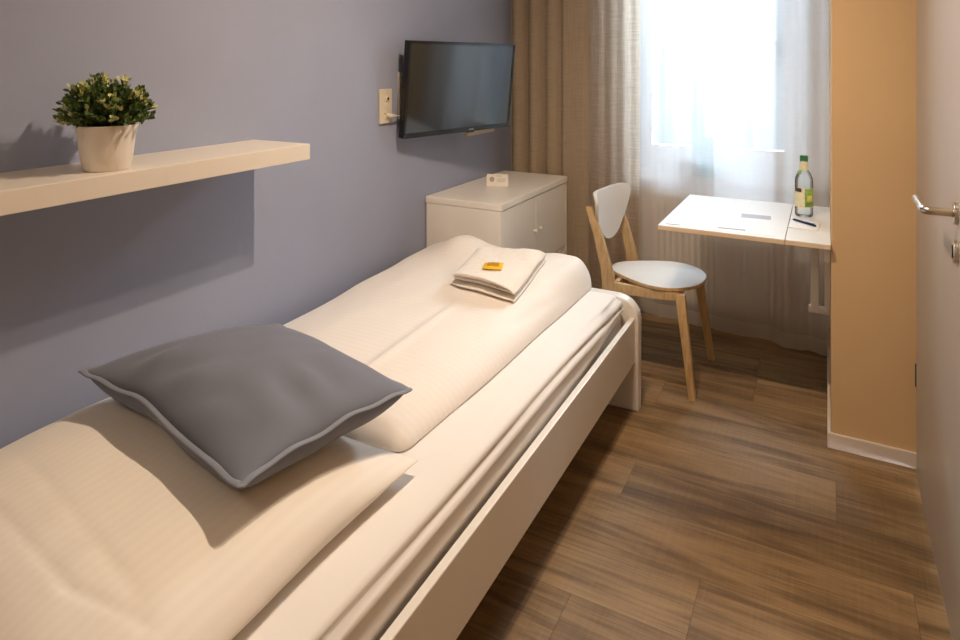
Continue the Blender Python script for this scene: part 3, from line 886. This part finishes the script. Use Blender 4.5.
obj('backrest', bm, M['chair_white'], ch, smooth='auto')['label'] = 'white curved pick-shaped backrest'
for sgn in (-1, 1):
    ys = sgn*.178
    # boomerang rear leg with back post
    out = [(-.250, .742), (-.222, .742), (-.168, .60), (-.122, .455), (-.118, .425), (-.118, .372), (-.150, .30), (-.262, 0), (-.292, 0), (-.200, .30), (-.168, .395), (-.176, .47), (-.212, .62)]
    ym_ = ys-.012
    obj('leg', prism(bmesh.new(), [cw(x, ym_, z) for x, z in out], CH.to_3x3() @ Vector((0, .024, 0)), .002, 2), M['chair_wood'], ch, smooth='auto')
    # front leg, slightly splayed
    o2 = [(.150, .418), (.190, .418), (.240, 0), (.214, 0)]
    ya_ = sgn*.178; 
    a_ = [cw(x-(.004 if sgn > 0 else 0), ya_-.014+sgn*(.418-z)*.08, z) for x, z in o2]
    obj('leg', prism(bmesh.new(), a_, CH.to_3x3() @ Vector((0, .028, 0)), .002, 2), M['chair_wood'], ch, smooth='auto')
    obj('side_rail', prism(bmesh.new(), [cw(x, ys-.010, z) for x, z in ((-.13, .42), (.165, .42), (.165, .392), (.12, .385), (-.13, .372))], CH.to_3x3() @ Vector((0, .020, 0)), .002, 2), M['chair_wood'], ch, smooth='auto')
for a, b_ in ((.135, .155), (-.12, -.10)):
    obj('crossbar', BX(a, b_, -.168, .168, .385, .424, .002, M=CH), M['chair_wood'], ch)

# ------------------------------------------------------------------ drop-leaf desk
dk = thing('desk', 'white wall-mounted drop-leaf desk under the window, fixed to the beige wall', 'desk', (PX, 2.98, .30))
TY0, TY1, TZ = 2.632, 3.325, .74
lf = obj('tabletop', BX(-.602, -.1385, TY0, TY1, TZ-.018, TZ, .002, 2), [M['desk_edge']], dk)
obj('tabletop_laminate', BX(-.601, -.1390, TY0+.001, TY1-.001, TZ-.0006, TZ+.0006), M['desk_white'], lf)['label'] = 'white laminate top surface'
fx = obj('fixed_shelf', BX(-.1365, PX-.001, TY0, TY1, TZ-.018, TZ, .002, 2), [M['desk_edge']], dk)
obj('shelf_laminate', BX(-.1360, PX-.0015, TY0+.001, TY1-.001, TZ-.0006, TZ+.0006), M['desk_white'], fx)
bm = bmesh.new()
box(bm, PX-.022, PX-.002, TY0+.06, TY1-.02, .66, TZ-.018, .002); box(bm, PX-.022, PX-.002, 2.93, 2.965, .40, .66, .002); box(bm, PX-.022, PX-.002, 3.22, 3.255, .40, .66, .002)
obj('wall_frame', bm, M['desk_white'], dk)
bm = bmesh.new()
box(bm, -.060, -.030, 3.0, 3.022, .385, TZ-.018, .002); box(bm, -.068, PX-.001, 3.0, 3.022, .362, .388, .002)
obj('support_bracket', bm, M['desk_white'], dk)

# things on the desk
def sheet(name, cx, cy, w_, l_, rot, z, mat_, th=.0006, parent=None):
    Mx = Matrix.Translation((cx, cy, z)) @ Matrix.Rotation(rot, 4, 'Z')
    return obj(name, BX(-w_/2, w_/2, -l_/2, l_/2, 0, th, M=Mx), mat_, parent)
zt = TZ+.0008
lf_ = thing('leaflet', 'white leaflet with a grey printed panel lying on the middle of the desk', 'leaflet', (-.33, 2.83, zt))
sheet('leaflet_paper', -.32, 2.84, .27, .37, math.radians(4), zt, M['paper'], .0012, lf_)
sheet('printed_panel', -.265, 2.965, .115, .072, math.radians(4), zt+.0012, M['ink'], .0004, lf_)
sheet('printed_panel', -.33, 2.700, .10, .010, math.radians(4), zt+.0012, M['ink_dark'], .0004, lf_)
lg = thing('brochure', 'white sheet lying at the left edge of the desk beside the leaflet', 'paper', (-.51, 2.83, zt))
sheet('brochure_paper', -.522, 2.80, .13, .30, math.radians(4), zt, M['paper'], .0010, lg)
sheet('printed_line', -.548, 2.665, .055, .008, math.radians(4), zt+.001, M['ink_dark'], .0004, lg)
nt_ = sheet('notepad', -.080, 2.900, .105, .145, math.radians(-3), zt, M['paper'], .004)
tag(nt_, 'small white notepad on the desk in front of the bottle', 'notepad')
pn = thing('pen', 'dark blue ballpoint pen lying on the small notepad', 'pen', (-.095, 2.86, zt+.004))
pa_, pb_ = Vector((-.129, 2.965, zt+.0092)), Vector((-.040, 2.875, zt+.0092))
dv = (pb_-pa_).normalized()
bm = bmesh.new(); tube(bm, [pa_+dv*.012, pa_+dv*.02, pb_-dv*.008, pb_], [.0045, .005, .005, .004], 14); obj('barrel', bm, M['pen'], pn, smooth='auto')
bm = bmesh.new(); tube(bm, [pa_, pa_+dv*.013], [.001, .0042], 12); obj('tip', bm, M['pen_tip'], pn, smooth='auto')
bm = bmesh.new(); tube(bm, [pb_-dv*.002+Vector((0, 0, .006)), pb_-dv*.04+Vector((0, 0, .0062))], .0014, 8); obj('clip', bm, M['pen_tip'], pn, smooth='auto')

bx_, by_ = -.087, 3.085
bt = thing('bottle', 'clear glass drink bottle with green and cream label standing on the desk', 'bottle', (bx_, by_, TZ))
z0 = zt
bm = bmesh.new()
lathe(bm, [(.030, z0), (.034, z0+.004), (.0355, z0+.012), (.0355, z0+.150), (.034, z0+.163), (.026, z0+.182), (.0178, z0+.198), (.0148, z0+.215), (.0138, z0+.240), (.0148, z0+.242), (.0148, z0+.247)], bx_, by_, 40)
obj('glass', bm, M['bottle'], bt, smooth='auto')
bm = bmesh.new(); lathe(bm, [(.0155, z0+.236), (.016, z0+.238), (.016, z0+.255), (.0145, z0+.258), (.001, z0+.2585)], bx_, by_, 30); obj('cap', bm, M['cap'], bt, smooth='auto')
def wrap(bm, r0_, z0_, r1_, z1_, a0, a1, n=18):
    g = [[bm.verts.new((bx_+r*math.cos(a0+(a1-a0)*k/n), by_+r*math.sin(a0+(a1-a0)*k/n), z)) for k in range(n+1)] for r, z in ((r0_, z0_), (r1_, z1_))]
    h = [[bm.verts.new((bx_+(r+.0005)*math.cos(a0+(a1-a0)*k/n), by_+(r+.0005)*math.sin(a0+(a1-a0)*k/n), z)) for k in range(n+1)] for r, z in ((r0_, z0_), (r1_, z1_))]
    for k in range(n):
        bm.faces.new((g[0][k], g[0][k+1], g[1][k+1], g[1][k])).smooth = True
        bm.faces.new((h[0][k], h[1][k], h[1][k+1], h[0][k+1])).smooth = True
    for a, b2 in ((0, 0), (1, 1)):
        for k in range(n): bm.faces.new((g[a][k], h[a][k], h[a][k+1], g[a][k+1]))
    for k in (0, n): bm.faces.new((g[0][k], g[1][k], h[1][k], h[0][k]))
    return bm
va = math.atan2(-by_, -bx_)                        # direction from the bottle towards the room
lb = obj('body_label', wrap(bmesh.new(), .0358, z0+.042, .0358, z0+.122, va-1.45, va+1.35, 30), M['label'], bt, smooth='auto')
obj('label_picture', wrap(bmesh.new(), .0364, z0+.045, .0364, z0+.120, va+.10, va+1.30, 14), M['label_green'], lb)
obj('label_fruit', wrap(bmesh.new(), .0370, z0+.066, .0370, z0+.094, va+.35, va+1.0, 10), M['label_yellow'], lb)
obj('label_lettering', wrap(bmesh.new(), .0364, z0+.106, .0364, z0+.122, va-1.2, va-.25, 10), M['label_dark'], lb)
nl = obj('neck_label', wrap(bmesh.new(), .0188, z0+.198, .0149, z0+.232, va-1.5, va+1.5, 24), M['label'], bt, smooth='auto')
obj('label_band', wrap(bmesh.new(), .0275, z0+.181, .0193, z0+.196, va-1.5, va-.4, 12), M['label_green'], nl)

# ------------------------------------------------------------------ radiator and vase by the window
ra = thing('radiator', 'cream ribbed radiator under the window behind the sheer curtains', 'radiator', (-.5, 3.66, .09))
RX0, RX1, RZ0, RZ1 = -.853, -.165, .085, .618
bm = bmesh.new()
nrib = 21
pts = []
prof = []
for k in range(nrib):
    a = RX0+(RX1-RX0)*k/nrib; b2 = RX0+(RX1-RX0)*(k+1)/nrib; w2 = (b2-a)
    prof += [(a, 3.655), (a+w2*.15, 3.634), (a+w2*.68, 3.634), (a+w2*.83, 3.655)]
prof += [(RX1, 3.655), (RX1, 3.700), (RX0, 3.700)]
prism(bm, [(x, y, RZ0) for x, y in prof], (0, 0, RZ1-RZ0-.012), .0)
obj('ribbed_panel', bm, M['radiator'], ra)
bm = bmesh.new(); box(bm, RX0-.004, RX1+.004, 3.636, 3.704, RZ1-.014, RZ1, .004)
for k in range(30):
    x = RX0+.02+(RX1-RX0-.04)*k/29; box(bm, x, x+.006, 3.65, 3.69, RZ1-.001, RZ1+.002)
obj('top_grille', bm, M['radiator'], ra)
bm = bmesh.new(); tube(bm, [(RX1+.005, 3.67, .12), (RX1+.04, 3.67, .12), (RX1+.045, 3.67, .11), (RX1+.045, 3.67, 0.0)], .008, 12)
obj('supply_pipe', bm, M['radiator'], ra, smooth='auto')
bm = bmesh.new(); tube(bm, [(RX1+.004, 3.67, .56), (RX1+.035, 3.67, .56), (RX1+.036, 3.67, .56), (RX1+.075, 3.67, .56)], [.009, .009, .017, .018], 16)
obj('thermostat_knob', bm, M['plastic'], ra, smooth='auto')

vx, vy, vz = -.592, 3.755, WZ0
bm = bmesh.new()
lathe(bm, [(.042, vz), (.046, vz+.004), (.052, vz+.06), (.064, vz+.125), (.078, vz+.165), (.082, vz+.185), (.076, vz+.205), (.062, vz+.216), (.058, vz+.214), (.07, vz+.19), (.06, vz+.12), (.045, vz+.02)], vx, vy, 44)
tag(obj('vase', bm, M['vase'], smooth='auto'), 'pale blue tapered vase on the window sill behind the sheer curtain', 'vase')

# ------------------------------------------------------------------ curtains
def drape(x0, x1, z0, z1, fy, nx, nz, flare=0.0, mi=None, hem=None):
    """hanging cloth sheet y = fy(s, h) with real thickness from two skins"""
    bm = bmesh.new(); g = []
    for j in range(nz+1):
        h = j/nz; z = z0+(z1-z0)*h
        row = []
        for i in range(nx+1):
            s = i/nx
            fx_, y = fy(s, h)
            row.append(bm.verts.new((x0+(x1-x0)*fx_, y, z)))
        g.append(row)
    for j in range(nz):
        for i in range(nx):
            f = bm.faces.new((g[j][i], g[j][i+1], g[j+1][i+1], g[j+1][i])); f.smooth = True
            if mi: f.material_index = mi(i/nx, (j+.5)/nz)
    return bm
def brown(s, h):
    # tight deep folds on the left, one broad flat fold, loose thin part on the right
    dens = 30 if s < .42 else 20
    if s < .42:
        y = 3.538+.030*math.sin(2*PI*s/.135+.6+.3*math.sin(3*h))*(.75+.25*math.sin(9*s))
    else:
        q = (s-.42)/.58
        y = 3.545-.022*sstep(0, .05, q)*(1-q)+.013*math.sin(2*PI*q*2.6+1.2+.5*math.sin(2*h))*sstep(.15, .5, q)
        y += .007*math.sin(2*PI*q*6.5+1.0*h)*sstep(.35, .6, q)
    xs = s+(.014*math.sin(2*PI*s/.135+2))*(s < .42)
    xs -= .022*(1-h)*sstep(.3, 1, s)
    return xs, y
bm = drape(XL+.01, -.893, .012, ZC-.03, brown, 220, 30, mi=lambda s, h: 1 if s > .63 else 0)
tag(obj('curtain', bm, [M['linen'], M['linen_thin']], recalc=False), 'brown linen curtain hanging in the corner left of the window', 'curtain')
def sheer_l(s, h):
    y = 3.585-.06*s+.009*math.sin(2*PI*s*2.2+.5)*(1-.3*h)+.003*math.sin(2*PI*s*6+h)
    return s, y
def sheer_r(s, h):
    st = sstep(.50, .66, s-.08*(h-.1))
    y = 3.512-.045*st+.005*math.sin(2*PI*s*2.4+.9)+.004*math.sin(2*PI*s*6+1.5*h)*sstep(.5, .6, s)+.012*math.sin(2*PI*(s-.75)*4)*sstep(.74, .82, s)
    return s, y
def hem_i(s, h): return 1 if h < .03 else 0
bm = drape(-.93, -.50, .012, ZC-.03, sheer_l, 110, 34, mi=hem_i)
tag(obj('sheer_curtain', bm, [M['sheer'], M['hem']], recalc=False), 'left sheer white curtain panel, next to the brown curtain', 'curtain')
bm = drape(-.515, PX-.004, .012, ZC-.03, sheer_r, 130, 34, mi=hem_i)
tag(obj('sheer_curtain', bm, [M['sheer_b'], M['hem']], recalc=False), 'right sheer white curtain panel, behind the desk and bottle', 'curtain')
bm = bmesh.new(); box(bm, XL+.005, PX-.002, 3.49, 3.62, ZC-.03, ZC, .003)
tag(obj('curtain_track', bm, M['frame']), 'white curtain track on the ceiling in front of the window', 'curtain track')

# ------------------------------------------------------------------ house across the street
hs = thing('building', 'pale plastered house across the street seen through the sheer curtains', 'building', (-2, 9, -5))
YF = 9.0
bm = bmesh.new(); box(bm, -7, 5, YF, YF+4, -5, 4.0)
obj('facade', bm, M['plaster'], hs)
bm = bmesh.new()
for (x0, x1) in ((-2.35, -2.02), (-1.80, -1.66), (-.42, -.2)):
    box(bm, x0, x1, YF-.12, YF, -5, 4.0, .01)
box(bm, -2.6, -1.85, YF-.2, YF, 1.62, 1.75, .01); box(bm, -2.6, -1.85, YF-.15, YF, 1.40, 1.47, .01)
box(bm, -3, 3, YF-.3, YF, 2.55, 2.75, .02)
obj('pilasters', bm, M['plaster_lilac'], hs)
def ext_window(x0, x1, z0, z1, bars=0):
    fr = obj('window', ring(bmesh.new(), x0-.05, x1+.05, z0-.05, z1+.05, YF-.06, YF+.01, .05, .05, .05, .05, .006), M['ext_trim'], hs)
    bm = bmesh.new(); box(bm, x0, x1, YF-.02, YF+.004, z0, z1)
    for k in range(bars):
        x = x0+(x1-x0)*(k+1)/(bars+1); box(bm, x-.012, x+.012, YF-.03, YF, z0, z1)
    obj('pane', bm, M['ext_glass'], fr)
ext_window(-1.13, -.62, 1.485, 1.605, 3)
ext_window(-.94, -.82, .25, 1.22)
ext_window(-1.60, -1.42, .3, 1.30)
ext_window(-2.75, -2.42, .3, 1.3)
ext_window(.25, .75, .3, 1.5, 1)
bm = bmesh.new(); prism(bm, [(-1.20, YF-.1, 1.68), (-.55, YF-.1, 1.68), (-.55, YF-.1, 1.74), (-.875, YF-.1, 1.84), (-1.20, YF-.1, 1.74)], (0, .1, 0), .005)
obj('lintel', bm, M['ext_trim'], hs)

# unseen outer wall of this house, added to shade the facade opposite; street below
bm = bmesh.new()
box(bm, -8, XL-.15, YW+.02, YW+.34, -5, 9); box(bm, 1.15, 6, YW+.02, YW+.34, -5, 9)
box(bm, XL-.15, 1.15, YW+.02, YW+.34, ZC+.12, 9); box(bm, XL-.15, 1.15, YW+.02, YW+.34, -5, -.04)
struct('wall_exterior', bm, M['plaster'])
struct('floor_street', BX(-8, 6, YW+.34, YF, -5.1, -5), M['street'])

# ------------------------------------------------------------------ light
def lamp(name, loc, power, col, r=.03):
    l = bpy.data.lights.new(name, 'POINT'); l.energy = power; l.color = col; l.shadow_soft_size = r
    o = bpy.data.objects.new(name, l); C.objects.link(o); o.location = loc; return o
WARM = (1.0, .78, .575)
for loc, pw_ in (((-.61, 1.57, 2.38), 77), ((-.485, 1.57, 2.38), 38)):
    l = bpy.data.lights.new('ceiling_spot', 'SPOT'); l.energy = pw_; l.color = WARM; l.shadow_soft_size = .02
    l.spot_size = math.radians(165); l.spot_blend = 1.0
    o = bpy.data.objects.new('ceiling_spot', l); C.objects.link(o); o.location = loc; o.rotation_euler = (math.radians(8), math.radians(6), 0)
lamp('fill_lamp', (-.75, -.45, 2.30), 12, WARM, .10)  # unseen warm fill light, added behind the camera

wd = bpy.data.worlds.new('day'); bpy.context.scene.world = wd; wd.use_nodes = True
nt = wd.node_tree; nt.nodes.clear()
wo = nt.nodes.new('ShaderNodeOutputWorld'); bg = nt.nodes.new('ShaderNodeBackground')
tc = nt.nodes.new('ShaderNodeTexCoord'); sp = nt.nodes.new('ShaderNodeSeparateXYZ'); nt.links.new(tc.outputs['Generated'], sp.inputs[0])
cr = nt.nodes.new('ShaderNodeValToRGB'); cr.color_ramp.elements[0].position = .35; cr.color_ramp.elements[0].color = (.55, .55, .55, 1)
cr.color_ramp.elements[1].position = .62; cr.color_ramp.elements[1].color = (.74, .87, 1.0, 1)
mp = nt.nodes.new('ShaderNodeMapRange'); mp.inputs[1].default_value = -1; nt.links.new(sp.outputs[2], mp.inputs[0]); nt.links.new(mp.outputs[0], cr.inputs[0])
nt.links.new(cr.outputs[0], bg.inputs[0]); bg.inputs[1].default_value = 52.0; nt.links.new(bg.outputs[0], wo.inputs[0])
po_ = bpy.data.lights.new('window_portal', 'AREA'); po_.shape = 'RECTANGLE'; po_.size = .95; po_.size_y = 1.6; po_.cycles.is_portal = True
pp = bpy.data.objects.new('window_portal', po_); C.objects.link(pp); pp.location = (-.505, 3.95, 1.6); pp.rotation_euler = (-PI/2, 0, 0)

# ------------------------------------------------------------------ camera and view
cam = bpy.data.cameras.new('camera'); co = bpy.data.objects.new('camera', cam); C.objects.link(co)
cam.sensor_width = 36; cam.sensor_fit = 'HORIZONTAL'; cam.lens = 36*645/960
cam.shift_y = -(320-64)/960
cam.clip_start = .02
co.location = (0, 0, 1.39); co.rotation_euler = (PI/2, 0, math.atan2(827-480, 645))
S = bpy.context.scene; S.camera = co
S.view_settings.view_transform = 'Standard'; S.view_settings.look = 'None'; S.view_settings.gamma = 1
S.view_settings.use_curve_mapping = False; S.view_settings.exposure = 0.0
try:
    S.cycles.max_bounces = 10; S.cycles.diffuse_bounces = 5; S.cycles.transparent_max_bounces = 16; S.cycles.sample_clamp_indirect = 6
    S.cycles.use_denoising = True
except Exception: pass
